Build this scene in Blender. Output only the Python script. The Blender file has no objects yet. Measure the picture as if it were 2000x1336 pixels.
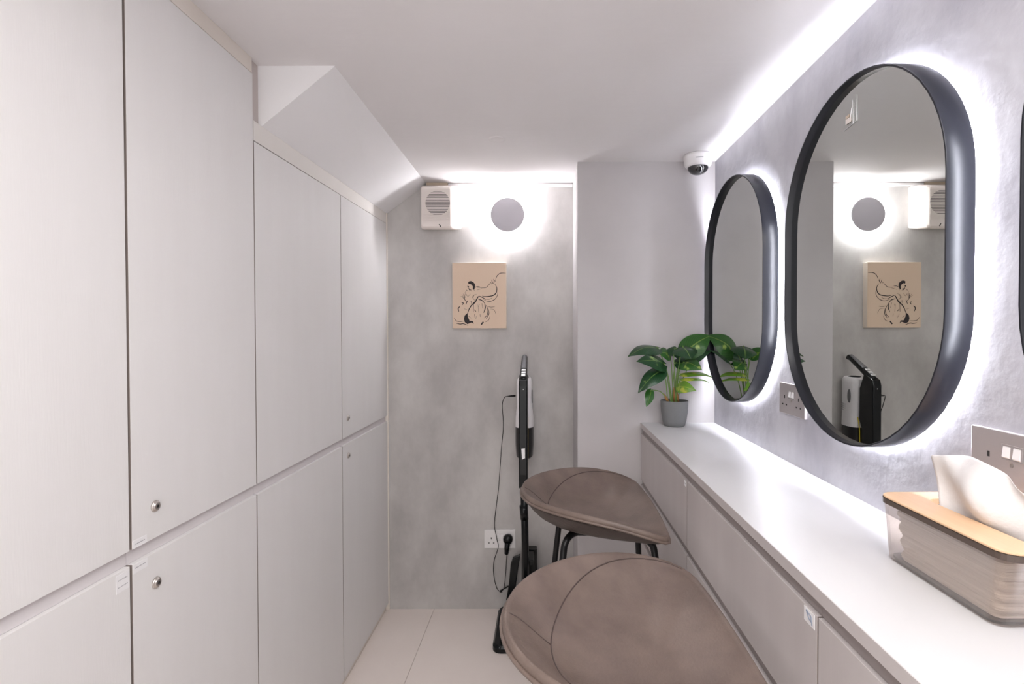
import bpy, bmesh, math, random
from mathutils import Vector, Matrix
random.seed(7)
S = bpy.context.scene
col = S.collection

# ------------------------------------------------------------------ camera
PIT, ROL, FPX, PX, PY = -0.0148, -0.0015, 1000.0, 1063.0, 664.8
CAMZ = 1.30
cp, sp, cr, sr = math.cos(PIT), math.sin(PIT), math.cos(ROL), math.sin(ROL)
def to_cam(v):
    x, y, z = v
    y, z = y*cp+z*sp, -y*sp+z*cp
    x, z = x*cr+z*sr, -x*sr+z*cr
    return Vector((x, y, z))
MC = Matrix([to_cam(e) for e in ((1,0,0),(0,1,0),(0,0,1))]).transposed()   # world -> (right, forward, up)
MW = MC.transposed()
cam = bpy.data.cameras.new('camera'); camo = bpy.data.objects.new('camera', cam); col.objects.link(camo)
right, fwd, up = MW @ Vector((1,0,0)), MW @ Vector((0,1,0)), MW @ Vector((0,0,1))
R = Matrix((right, up, -fwd)).transposed().to_4x4()
camo.matrix_world = Matrix.Translation((0,0,CAMZ)) @ R
cam.sensor_width = 36; cam.lens = 36*FPX/2000
cam.shift_x = (1000-PX)/2000; cam.shift_y = (PY-668)/2000
cam.clip_start = 0.02
S.camera = camo
def at(px, py, Y):
    d = MW @ Vector(((px-PX)/FPX, 1, -(py-PY)/FPX))
    return Vector((0,0,CAMZ)) + d*(Y/d.y)

# ------------------------------------------------------------------ light
w = bpy.data.worlds.new('world'); S.world = w; w.use_nodes = True
w.node_tree.nodes['Background'].inputs[0].default_value = (1.0, .975, .96, 1)
w.node_tree.nodes['Background'].inputs[1].default_value = .95
S.view_settings.view_transform = 'Standard'; S.view_settings.look = 'None'
S.view_settings.gamma = 1; S.view_settings.use_curve_mapping = False
S.view_settings.exposure = 1.27
def area(name, loc, rot, sx, sy, power, color):
    l = bpy.data.lights.new(name, 'AREA'); l.shape = 'RECTANGLE'; l.size = sx; l.size_y = sy
    l.energy = power; l.color = color
    o = bpy.data.objects.new(name, l); col.objects.link(o); o.location = loc; o.rotation_euler = rot
    return o
area('ceiling_fill_light', (.15, .10, 1.985), (0,0,0), .8, .9, 7, (1, .975, .96))  # unseen fill light, added to brighten the room from above
LED_POWER = 92.0
LAMP_POWER = 48.0

# ------------------------------------------------------------------ materials
def mat(name, color, rough=.5, metal=0, noise=None, bump=None, spec=.5, emit=None, coat=0):
    """noise=(scale, amount, second colour), bump=(scale, strength)"""
    m = bpy.data.materials.new(name); m.use_nodes = True
    nt = m.node_tree; n = nt.nodes; b = n['Principled BSDF']
    b.inputs['Base Color'].default_value = (*color, 1); b.inputs['Roughness'].default_value = rough
    b.inputs['Metallic'].default_value = metal; b.inputs['Specular IOR Level'].default_value = spec
    b.inputs['Coat Weight'].default_value = coat
    tc = n.new('ShaderNodeTexCoord')
    if noise:
        sc, amt, c2 = noise[:3]
        mp = n.new('ShaderNodeMapping'); nt.links.new(tc.outputs['Object'], mp.inputs[0])
        if len(noise) > 3: mp.inputs['Scale'].default_value = noise[3]
        t = n.new('ShaderNodeTexNoise'); t.inputs['Scale'].default_value = sc
        t.inputs['Detail'].default_value = 6; t.inputs['Roughness'].default_value = .6
        nt.links.new(mp.outputs[0], t.inputs[0])
        rp = n.new('ShaderNodeValToRGB'); rp.color_ramp.elements[0].position = .35; rp.color_ramp.elements[1].position = .65
        rp.color_ramp.elements[0].color = (*c2, 1); rp.color_ramp.elements[1].color = (*color, 1)
        nt.links.new(t.outputs[0], rp.inputs[0])
        mx = n.new('ShaderNodeMix'); mx.data_type = 'RGBA'; mx.inputs[0].default_value = amt
        mx.inputs[6].default_value = (*color, 1); nt.links.new(rp.outputs[0], mx.inputs[7])
        nt.links.new(mx.outputs[2], b.inputs['Base Color'])
    if bump:
        mp2 = n.new('ShaderNodeMapping'); nt.links.new(tc.outputs['Object'], mp2.inputs[0])
        if len(bump) > 2: mp2.inputs['Scale'].default_value = bump[2]
        t2 = n.new('ShaderNodeTexNoise'); t2.inputs['Scale'].default_value = bump[0]; t2.inputs['Detail'].default_value = 5
        nt.links.new(mp2.outputs[0], t2.inputs[0])
        bp = n.new('ShaderNodeBump'); bp.inputs['Strength'].default_value = bump[1]; bp.inputs['Distance'].default_value = .004
        nt.links.new(t2.outputs[0], bp.inputs['Height']); nt.links.new(bp.outputs[0], b.inputs['Normal'])
    if emit:
        b.inputs['Emission Color'].default_value = (*emit[0], 1); b.inputs['Emission Strength'].default_value = emit[1]
    return m
M = {}
M['ceiling'] = mat('ceiling_paint', (.80,.775,.78), .75, noise=(3,.25,(.74,.715,.72)), bump=(9,.35,(1,3,1)), spec=.2)
M['plaster'] = mat('grey_plaster', (.58,.56,.545), .55, noise=(3.6,1.0,(.42,.40,.39),(1.3,1,.8)), bump=(7,.25), spec=.3)
M['plaster_side'] = mat('silver_plaster', (.53,.52,.555), .45, noise=(4,.75,(.36,.35,.395),(1,1.6,1)), bump=(14,.9), spec=.4)
M['plaster_col'] = mat('pale_plaster', (.53,.505,.51), .6, noise=(3,.5,(.45,.43,.435)), bump=(7,.2), spec=.3)
M['soffit'] = mat('soffit_paint', (.88,.87,.88), .7, noise=(4,.2,(.84,.83,.84)), spec=.2)
M['floor'] = mat('cream_tile', (.86,.78,.73), .45, noise=(4,.35,(.80,.71,.66)), spec=.35)
M['cab'] = mat('white_laminate', (.81,.795,.79), .5, noise=(2.2,.4,(.765,.745,.74),(6,6,.8)), bump=(60,.06,(6,6,.5)), spec=.3)
M['cab_in'] = mat('laminate_edge', (.72,.68,.69), .55, noise=(5,.2,(.68,.64,.65)))
M['carcass'] = mat('carcass_board_shaded', (.24,.20,.185), .6, noise=(5,.2,(.21,.175,.16)))  # board colour darkened to carry the shade behind the door gaps
M['gap_shade'] = mat('gap_shade_edge', (.28,.235,.215), .6, noise=(5,.2,(.25,.21,.19)))  # side edges painted dark to stand in for shade in the gaps
M['cream'] = mat('cream_filler', (.80,.74,.68), .6, noise=(6,.3,(.74,.67,.60)))
M['filler_grey'] = mat('grey_filler', (.58,.52,.50), .6, noise=(6,.3,(.53,.47,.45)))
M['drawer'] = mat('drawer_laminate', (.56,.52,.515), .5, noise=(2.2,.5,(.505,.465,.46),(6,6,.8)), bump=(60,.06,(6,6,.5)), spec=.3)
M['drawer_edge'] = mat('drawer_rail', (.30,.262,.255), .55, noise=(5,.2,(.27,.236,.23)))
M['top'] = mat('worktop_laminate', (.66,.65,.655), .4, noise=(3,.25,(.63,.62,.625),(5,1,5)), spec=.4)
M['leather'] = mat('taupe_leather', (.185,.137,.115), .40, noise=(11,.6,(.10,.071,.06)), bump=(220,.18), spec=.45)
M['leather_shade'] = mat('taupe_leather_shaded', (.062,.045,.039), .45, noise=(9,.7,(.045,.032,.028)), bump=(220,.18), spec=.4)  # same leather darkened: shade on the outer shell put into the colour
M['stitch'] = mat('dark_thread', (.075,.052,.047), .7, noise=(200,.3,(.05,.035,.03)))
M['blackmetal'] = mat('black_metal', (.004,.004,.005), .3, noise=(30,.2,(.006,.006,.007)), spec=.3)
M['frame'] = mat('mirror_frame_black', (.012,.013,.019), .30, noise=(20,.3,(.010,.011,.016)), spec=.35)
M['mirror'] = mat('mirror_glass', (.68,.70,.675), .0, metal=1, noise=(2,.02,(.65,.67,.655)))
M['led'] = mat('led_strip', (.9,.9,.9), .5, noise=(50,.1,(.85,.85,.85)), emit=((.90,.92,1.0), LED_POWER))
M['lamp_emit'] = mat('lamp_light', (.9,.9,.9), .5, noise=(50,.1,(.85,.85,.85)), emit=((.97,.97,1.0), LAMP_POWER))
M['lampdisc'] = mat('lamp_disc_paint', (.50,.48,.52), .6, noise=(10,.2,(.47,.45,.49)))
M['white'] = mat('white_plastic', (.80,.78,.78), .35, noise=(20,.15,(.77,.75,.75)), spec=.5)
M['cream_plastic'] = mat('cream_plastic', (.80,.73,.69), .45, noise=(20,.2,(.76,.69,.65)))
M['darkhole'] = mat('dark_recess', (.03,.027,.027), .8, noise=(40,.2,(.02,.018,.018)))
M['grille'] = mat('grille_cloth', (.16,.14,.14), .8, noise=(200,.5,(.10,.09,.09)))
M['satin'] = mat('satin_metal', (.42,.385,.385), .4, metal=.3, noise=(60,.2,(.39,.355,.355),(1,1,12)))
M['steel'] = mat('steel', (.62,.58,.55), .38, metal=1, noise=(60,.2,(.5,.46,.43)))
M['canvas'] = mat('canvas_print', (.72,.56,.43), .75, noise=(300,.12,(.68,.52,.40)), bump=(500,.15))
M['canvas_edge'] = mat('canvas_side', (.80,.70,.60), .75, noise=(300,.12,(.76,.66,.56)), bump=(500,.15))
M['ink'] = mat('ink', (.022,.016,.018), .7, noise=(80,.3,(.05,.035,.035)))
M['timber'] = mat('raw_timber', (.66,.55,.44), .6, noise=(10,.5,(.55,.44,.33),(1,1,9)))
M['vacblack'] = mat('vacuum_black', (.003,.004,.005), .25, noise=(30,.2,(.004,.006,.007)), spec=.3)
M['vacgrey'] = mat('vacuum_grey', (.16,.16,.17), .35, metal=.4, noise=(30,.2,(.13,.13,.14)))
M['vacwhite'] = mat('vacuum_white', (.90,.88,.89), .3, noise=(30,.1,(.87,.85,.86)))
M['bin'] = mat('vacuum_bin', (.016,.015,.016), .3, noise=(30,.2,(.028,.026,.028)))
M['yellow'] = mat('yellow_trim', (.75,.58,.04), .4, noise=(30,.2,(.68,.5,.03)))
M['silver'] = mat('silver_button', (.62,.62,.63), .3, metal=.4, noise=(30,.2,(.55,.55,.56)))
M['pot'] = mat('grey_pot', (.175,.178,.18), .75, noise=(60,.3,(.145,.148,.15)), bump=(150,.2))
M['soil'] = mat('soil', (.035,.022,.015), .9, noise=(120,.8,(.01,.007,.005)), bump=(150,1))
M['stem'] = mat('green_stem', (.16,.27,.06), .5, noise=(30,.5,(.10,.20,.04)))
M['bract'] = mat('brown_sheath', (.34,.17,.05), .6, noise=(40,.5,(.22,.10,.03)))
M['wood'] = mat('bamboo_lid', (.74,.50,.31), .45, noise=(5,.5,(.66,.42,.25),(14,1,14)), bump=(30,.1,(12,1,12)), spec=.45)
M['smoky'] = mat('smoky_plastic', (.085,.06,.048), .35, noise=(20,.2,(.07,.05,.04)))
M['trimwhite'] = mat('pale_filler', (.84,.81,.775), .6, noise=(6,.3,(.80,.76,.72)))
M['tissue'] = mat('tissue_paper', (.72,.69,.68), .9, noise=(40,.1,(.69,.66,.65)), bump=(60,.4))
M['stack'] = mat('tissue_stack', (.72,.66,.60), .9, noise=(4,.6,(.48,.41,.35),(1,1,60)), bump=(4,.8,(1,1,90)))
M['sticker'] = mat('white_sticker', (.88,.87,.88), .6, noise=(60,.1,(.84,.83,.84)))
M['print'] = mat('grey_print', (.42,.41,.43), .7, noise=(60,.2,(.36,.35,.37)))
M['blueprint'] = mat('blue_grey_print', (.25,.27,.34), .7, noise=(60,.3,(.30,.42,.50)))
M['domeglass'] = mat('camera_dome', (.012,.012,.016), .06, noise=(30,.2,(.016,.016,.02)), spec=.8, coat=.5)
# smoky clear acrylic
def acrylic(name, tint, gloss):
    m = bpy.data.materials.new(name); m.use_nodes = True
    nt = m.node_tree; n = nt.nodes; n.remove(n['Principled BSDF'])
    tr = n.new('ShaderNodeBsdfTransparent'); tr.inputs[0].default_value = (*tint, 1)
    gl = n.new('ShaderNodeBsdfGlossy'); gl.inputs['Roughness'].default_value = .12; gl.inputs[0].default_value = (.9,.88,.87,1)
    fr = n.new('ShaderNodeMath'); fr.operation = 'MULTIPLY'; lw = n.new('ShaderNodeLayerWeight'); lw.inputs[0].default_value = gloss
    nt.links.new(lw.outputs['Facing'], fr.inputs[0]); fr.inputs[1].default_value = .55
    mx = n.new('ShaderNodeMixShader')
    nt.links.new(fr.outputs[0], mx.inputs[0]); nt.links.new(tr.outputs[0], mx.inputs[1]); nt.links.new(gl.outputs[0], mx.inputs[2])
    nt.links.new(mx.outputs[0], n['Material Output'].inputs[0])
    return m
M['acrylic'] = acrylic('clear_acrylic', (.78,.72,.68), .5)
M['clearfilm'] = acrylic('clear_film', (.97,.97,.97), .1)
# leaf: midrib and blotches from the leaf's own UV
def leafmat(name, dark, light, yel, yamt):
    m = bpy.data.materials.new(name); m.use_nodes = True
    nt = m.node_tree; n = nt.nodes; L = nt.links; b = n['Principled BSDF']
    b.inputs['Roughness'].default_value = .32; b.inputs['Specular IOR Level'].default_value = .45
    uv = n.new('ShaderNodeUVMap'); sx = n.new('ShaderNodeSeparateXYZ'); L.new(uv.outputs[0], sx.inputs[0])
    a = n.new('ShaderNodeMath'); a.operation = 'SUBTRACT'; L.new(sx.outputs[0], a.inputs[0]); a.inputs[1].default_value = .5
    ab = n.new('ShaderNodeMath'); ab.operation = 'ABSOLUTE'; L.new(a.outputs[0], ab.inputs[0])
    rr = n.new('ShaderNodeMapRange'); rr.inputs[1].default_value = .0; rr.inputs[2].default_value = .035
    rr.inputs[3].default_value = .8; rr.inputs[4].default_value = 0; L.new(ab.outputs[0], rr.inputs[0])
    # side veins
    wv = n.new('ShaderNodeTexWave'); wv.inputs['Scale'].default_value = 3.2; wv.inputs['Distortion'].default_value = .6
    mp = n.new('ShaderNodeMapping'); cb = n.new('ShaderNodeCombineXYZ')
    s1 = n.new('ShaderNodeMath'); s1.operation = 'SUBTRACT'; L.new(sx.outputs[1], s1.inputs[0]); L.new(ab.outputs[0], s1.inputs[1])
    L.new(s1.outputs[0], cb.inputs[0]); L.new(cb.outputs[0], wv.inputs[0])
    m1 = n.new('ShaderNodeMix'); m1.data_type = 'RGBA'; m1.inputs[6].default_value = (*dark,1); m1.inputs[7].default_value = (*light,1)
    wm = n.new('ShaderNodeMath'); wm.operation = 'MULTIPLY'; L.new(wv.outputs[1], wm.inputs[0]); wm.inputs[1].default_value = .45
    L.new(wm.outputs[0], m1.inputs[0])
    tc = n.new('ShaderNodeTexCoord'); nz = n.new('ShaderNodeTexNoise'); nz.inputs['Scale'].default_value = 28; L.new(tc.outputs['Object'], nz.inputs[0])
    r2 = n.new('ShaderNodeMapRange'); r2.inputs[1].default_value = .66-yamt*.35; r2.inputs[2].default_value = .74-yamt*.3; L.new(nz.outputs[0], r2.inputs[0])
    mxx = n.new('ShaderNodeMath'); mxx.operation = 'MAXIMUM'; L.new(rr.outputs[0], mxx.inputs[0]); L.new(r2.outputs[0], mxx.inputs[1])
    m2 = n.new('ShaderNodeMix'); m2.data_type = 'RGBA'; L.new(mxx.outputs[0], m2.inputs[0]); L.new(m1.outputs[2], m2.inputs[6]); m2.inputs[7].default_value = (*yel,1)
    L.new(m2.outputs[2], b.inputs['Base Color'])
    return m
M['leaf'] = leafmat('dark_leaf', (.007,.040,.013), (.02,.085,.022), (.20,.33,.08), .0)
M['leaf2'] = leafmat('mid_leaf', (.02,.095,.015), (.04,.15,.022), (.28,.40,.08), .12)
M['leaf3'] = leafmat('lime_leaf', (.10,.24,.02), (.18,.33,.03), (.42,.45,.06), .35)

# ------------------------------------------------------------------ mesh helpers
def finish(name, bm, m, parent=None, smooth=False, offset=None, recalc=True, bevel=None, sub=0):
    if offset is not None: bmesh.ops.translate(bm, verts=bm.verts, vec=-Vector(offset))
    if recalc: bmesh.ops.recalc_face_normals(bm, faces=bm.faces)
    me = bpy.data.meshes.new(name); bm.to_mesh(me); bm.free()
    o = bpy.data.objects.new(name, me); col.objects.link(o)
    mats = m if isinstance(m, (list, tuple)) else [m]
    for x in mats: me.materials.append(x)
    if smooth:
        for p in me.polygons: p.use_smooth = True
    if bevel:
        md = o.modifiers.new('bevel', 'BEVEL'); md.width = bevel; md.segments = 2; md.limit_method = 'ANGLE'; md.angle_limit = math.radians(50)
    if sub:
        md = o.modifiers.new('sub', 'SUBSURF'); md.levels = sub; md.render_levels = sub
    if parent is not None: o.parent = parent
    return o
def add_box(bm, lo, hi, mi=0):
    vs = [bm.verts.new((x,y,z)) for x in (lo[0],hi[0]) for y in (lo[1],hi[1]) for z in (lo[2],hi[2])]
    for f in ((0,1,3,2),(4,6,7,5),(0,4,5,1),(2,3,7,6),(0,2,6,4),(1,5,7,3)):
        fc = bm.faces.new([vs[i] for i in f]); fc.material_index = mi
    return vs
def box(name, lo, hi, m, parent=None, bevel=None, offset=None):
    bm = bmesh.new(); add_box(bm, lo, hi); return finish(name, bm, m, parent, offset=offset, bevel=bevel)
def add_prism(bm, pts, axis, a, b, mi=0):
    """pts: 2D outline in the two other axes, extruded along axis from a to b"""
    def P(p, t):
        return {'X':(t,p[0],p[1]),'Y':(p[0],t,p[1]),'Z':(p[0],p[1],t)}[axis]
    A = [bm.verts.new(P(p,a)) for p in pts]; B = [bm.verts.new(P(p,b)) for p in pts]
    n = len(pts)
    for i in range(n):
        f = bm.faces.new((A[i],A[(i+1)%n],B[(i+1)%n],B[i])); f.material_index = mi
    f = bm.faces.new(A); f.material_index = mi
    f = bm.faces.new(B[::-1]); f.material_index = mi
def add_lathe(bm, prof, center, axis='Z', n=40, cap=True):
    """prof: list of (r, t) along the axis"""
    rings = []
    for r, t in prof:
        ring = []
        for i in range(n):
            a = 2*math.pi*i/n; u, v = r*math.cos(a), r*math.sin(a)
            p = {'Z':(u,v,t),'Y':(u,t,v),'X':(t,u,v)}[axis]
            ring.append(bm.verts.new(Vector(center)+Vector(p)))
        rings.append(ring)
    for a, b in zip(rings, rings[1:]):
        for i in range(n): bm.faces.new((a[i],a[(i+1)%n],b[(i+1)%n],b[i]))
    if cap: bm.faces.new(rings[0]); bm.faces.new(rings[-1][::-1])
def catmull(pts, k=6):
    pts = [Vector(p) for p in pts]
    if len(pts) < 3: return pts
    P = [pts[0]*2-pts[1]]+pts+[pts[-1]*2-pts[-2]]
    out = []
    for i in range(1, len(P)-2):
        for j in range(k):
            t = j/k; a,b,c,d = P[i-1],P[i],P[i+1],P[i+2]
            out.append(.5*((2*b)+(c-a)*t+(2*a-5*b+4*c-d)*t*t+(3*b-a-3*c+d)*t**3))
    out.append(pts[-1]); return out
def add_tube(bm, pts, rad, n=10, closed=False, cap=True):
    pts = [Vector(p) for p in pts]; N = len(pts); rings = []
    prev = None
    for i, p in enumerate(pts):
        if closed: t = pts[(i+1)%N]-pts[i-1]
        else: t = pts[min(i+1,N-1)]-pts[max(i-1,0)]
        t.normalize()
        if prev is None:
            ref = Vector((0,0,1)) if abs(t.z) < .9 else Vector((1,0,0))
            u = t.cross(ref).normalized()
        else:
            u = (prev - t*prev.dot(t)).normalized()
        prev = u; v = t.cross(u)
        r = rad[i] if isinstance(rad, (list,tuple)) else rad
        rings.append([bm.verts.new(p+u*(r*math.cos(2*math.pi*k/n))+v*(r*math.sin(2*math.pi*k/n))) for k in range(n)])
    M_ = N if closed else N-1
    for i in range(M_):
        a, b = rings[i], rings[(i+1)%N]
        for k in range(n): bm.faces.new((a[k],a[(k+1)%n],b[(k+1)%n],b[k]))
    if cap and not closed: bm.faces.new(rings[0]); bm.faces.new(rings[-1][::-1])
def thing(name, label, cat, loc=(0,0,0), group=None, rotz=0):
    o = bpy.data.objects.new(name, None); o.empty_display_size = .05; col.objects.link(o)
    o.location = loc; o.rotation_euler = (0,0,rotz); o['label'] = label; o['category'] = cat
    if group: o['group'] = group
    return o
def tag(o, label, cat, group=None):
    o['label'] = label; o['category'] = cat
    if group: o['group'] = group
    return o
def struct(o): o['kind'] = 'structure'; return o
def copy_tree(o, parent=None):
    c = o.copy(); col.objects.link(c)
    if parent is not None: c.parent = parent
    for ch in list(o.children):
        copy_tree(ch, c)
    return c

# ------------------------------------------------------------------ measurements (metres)
XL, XR = -.7334, .6946            # cabinet fronts, right wall
YB, YC = 2.3934, 2.087            # back wall, column front
XC = .1355                        # column left side
H = 1.993                         # ceiling
YR = -1.35                        # rear end of the modelled room
CE, CT = .3943, .932              # counter front, counter top

# ------------------------------------------------------------------ room shell
# floor with thin tile joints
fl = bmesh.new(); add_box(fl, (-1.25, YR, -.06), (XR+.1, YB+.1, -.004))
xs = [-1.25, -.52, .08, XR+.1]; ys = [YR, -.48, .72, 1.92, YB+.1]
ys = [YR, -.6, .6, 1.8, YB+.1]
g = .0012
for i in range(len(xs)-1):
    for j in range(len(ys)-1):
        add_box(fl, (xs[i]+g, ys[j]+g, -.01), (xs[i+1]-g, ys[j+1]-g, 0))
struct(finish('floor', fl, M['floor']))
struct(box('ceiling', (-1.25, YR, H), (XR+.1, YB+.1, H+.08), M['ceiling']))
struct(box('wall_back', (-1.25, YB, -.05), (XR+.1, YB+.1, H+.05), M['plaster']))
struct(box('wall_right', (XR, YR, -.05), (XR+.1, YB+.05, H+.05), M['plaster_side']))
struct(box('wall_left', (-1.25, YR, -.05), (-1.17, YB+.05, H+.05), M['soffit']))
struct(box('wall_column', (XC, YC, 0), (XR+.02, YB+.02, H+.01), M['plaster_col'], bevel=.003))
# sloping soffit above the low cabinets
bm = bmesh.new()
sec0 = [(-1.17, H+.01), (-.542, H+.01), (-.542, H-.001), (-.733, 1.838), (-1.17, 1.838)]
sec1 = [(-1.17, H+.01), (-.547, H+.01), (-.547, H-.001), (-.731, 1.857), (-1.17, 1.857)]
A = [bm.verts.new((x, 1.338, z)) for x, z in sec0]; B = [bm.verts.new((x, YB, z)) for x, z in sec1]
for i in range(5): bm.faces.new((A[i],A[(i+1)%5],B[(i+1)%5],B[i]))
bm.faces.new(A); bm.faces.new(B[::-1])
struct(finish('trim_1', bm, M['soffit']))
struct(box('trim_2', (-.76, -.2, 1.955), (XL-.001, 1.298, H), M['cream'], bevel=.001))
bm = bmesh.new()
add_prism(bm, [(1.302, 1.788), (YB, 1.810), (YB, 1.857), (1.302, 1.838)], 'X', -.76, XL-.0005)
struct(finish('trim_3', bm, M['trimwhite']))
struct(box('trim_4', (-.80, 1.30, 1.838), (-.742, 1.338, H), M['filler_grey']))
struct(box('trim_5', (-.76, 2.386, .0), (-.729, YB, 1.857), M['cream']))
struct(box('baseboard_left', (-.77, -.2, 0), (-.745, 2.385, .03), M['cream']))
# plaster patch on the ceiling
bm = bmesh.new()
pr = [(.030,0),(.028,-.0015),(.020,-.002),(.018,-.0012),(.010,-.0022),(.0,-.0022)]
add_lathe(bm, [(max(r,.0005),t) for r,t in pr], (-.168, 1.843, H), n=28, cap=False)
tag(finish('ceiling_cap', bm, M['ceiling'], smooth=True), 'small round plastered-over cap on the white ceiling', 'cover')

# ------------------------------------------------------------------ left cabinets
def sticker(parent, cx0, cy0, w, h, lines, off, flip=1, m='print', face='L', x=None):
    """small label on a vertical face; text too small to read, shown as rows of dashes"""
    x0 = x; d = .0006
    bm = bmesh.new()
    if face == 'L': add_box(bm, (x0, cy0-w/2, cx0-h/2), (x0+d, cy0+w/2, cx0+h/2))
    else: add_box(bm, (x0-d, cy0-w/2, cx0-h/2), (x0, cy0+w/2, cx0+h/2))
    s = finish('sticker', bm, M['sticker'], parent, offset=off); s['label'] = 'small white paper sticker'
    bm = bmesh.new()
    for k, zz in enumerate(lines):
        y = cy0-w*.38
        while y < cy0+w*.36:
            dl = random.uniform(.0015, .0035)
            if face == 'L': add_box(bm, (x0+d, y, cx0+zz-.0008), (x0+d+.0002, min(y+dl, cy0+w*.4), cx0+zz+.0008))
            else: add_box(bm, (x0-d-.0002, y, cx0+zz-.0008), (x0-d, min(y+dl, cy0+w*.4), cx0+zz+.0008))
            y += dl+.0009
    finish('printed_text', bm, M[m], s, offset=(0,0,0))
    return s
def add_lock(parent, y, z, off):
    bm = bmesh.new()
    add_lathe(bm, [(.0105,0),(.0105,.002),(.0095,.0035),(.0075,.004),(.0072,.0055),(.0055,.006),(.001,.006)], (XL, y, z), 'X', 28)
    lk = finish('lock', bm, M['steel'], parent, smooth=True, offset=off); lk['label'] = 'round metal cam lock'
    bm = bmesh.new(); add_lathe(bm, [(.0028,.0055),(.0028,.0064)], (XL, y, z), 'X', 14); add_box(bm, (XL+.0064, y-.0006, z-.0022), (XL+.0068, y+.0006, z+.0022))
    finish('keyhole', bm, M['darkhole'], lk)
segs = [(-.2,.35), (.352,.902), (.902,1.300), (1.300,1.852), (1.852,2.386)]
labs = [None,
 'white flush-door locker cabinet filling the left edge of the picture, floor to ceiling',
 'tall white locker cabinet with two metal locks, full height beside the sloping soffit',
 'white cabinet without locks under the front half of the sloping soffit',
 'white cabinet with two small locks, closest to the grey back wall']
labs[0] = 'white flush-door locker cabinet nearest the camera, before the left edge of the picture'
GL, GU = .888, .915
for i, (y0, y1) in enumerate(segs):
    tall = i < 3
    off = (-.95, (y0+y1)/2, 0)
    c = thing('locker_cabinet', labs[i], 'cabinet', off, 'white flush locker cabinets along the left side')
    ztop = 1.955 if tall else 1.785
    gp = .0019
    # carcass
    bm = bmesh.new()
    t = .016
    add_box(bm, (-1.168, y0+.0006, .03), (-.757, y0+t, ztop)); add_box(bm, (-1.168, y1-t, .03), (-.757, y1-.0006, ztop))
    add_box(bm, (-1.168, y0+t, .03), (-.757, y1-t, .05)); add_box(bm, (-1.168, y0+t, ztop-.018), (-.757, y1-t, ztop))
    add_box(bm, (-1.168, y0+t, .05), (-1.162, y1-t, ztop-.018))
    add_box(bm, (-1.162, y0+t, GL-.03), (-.757, y1-t, GU+.03))
    finish('carcass', bm, M['carcass'], c, offset=off)
    box('finger_rail', (-.757, y0+.0003, GL+.0005), (XL-.009, y1-.0003, GU-.0005), M['cab_in'], c, offset=off)
    # a door is a slab whose top edge follows the soffit
    zt0 = 1.953 if tall else (1.785 if i == 3 else 1.797); zt1 = 1.953 if tall else (1.797 if i == 3 else 1.808)
    r0 = .0027 if i == 2 else gp; r1 = .0027 if i == 1 else gp
    bm = bmesh.new(); add_prism(bm, [(y0+r0, GU), (y1-r1, GU), (y1-r1, zt1), (y0+r0, zt0)], 'X', XL-.018, XL)
    du = finish('door', bm, M['cab'], c, offset=off, bevel=.0005)
    bm = bmesh.new(); add_prism(bm, [(y0+r0, .032), (y1-r1, .032), (y1-r1, GL), (y0+r0, GL)], 'X', XL-.018, XL)
    dl = finish('door', bm, M['cab'], c, offset=off, bevel=.0005)
    for d_ in (du, dl):
        d_.data.materials.append(M['gap_shade'])
        for p_ in d_.data.polygons:
            if abs(p_.normal.y) > .9: p_.material_index = 1
    if i == 2: lk = ((.959, .975), (.959, .830))
    elif i == 4: lk = ((1.905, .984), (1.907, .843))
    else: lk = ()
    for (yy, zz), d in zip(lk, (du, dl)): add_lock(d, yy, zz, off)
    if i == 2:
        for (z_, y_), d, w_, h_, ln in (((.9225,.922),du,.033,.014,(.0,)), ((.8785,.9225),dl,.033,.0165,(.001,))):
            s = sticker(d, z_, y_, w_, h_, ln, (0,0,0), x=XL); 
            for o_ in (s,)+tuple(s.children): o_.data.transform(Matrix.Translation(-Vector(off)))
    if i == 1:
        s = sticker(dl, .868, .8835, .028, .031, (.006,-.006), (0,0,0), x=XL)
        for o_ in (s,)+tuple(s.children): o_.data.transform(Matrix.Translation(-Vector(off)))

# keyholes were built in world space: shift them with their cabinet
for o_ in bpy.data.objects:
    if o_.name.startswith('keyhole'):
        root = o_.parent.parent.parent
        o_.data.transform(Matrix.Translation(-Vector(root.location)))

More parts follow.
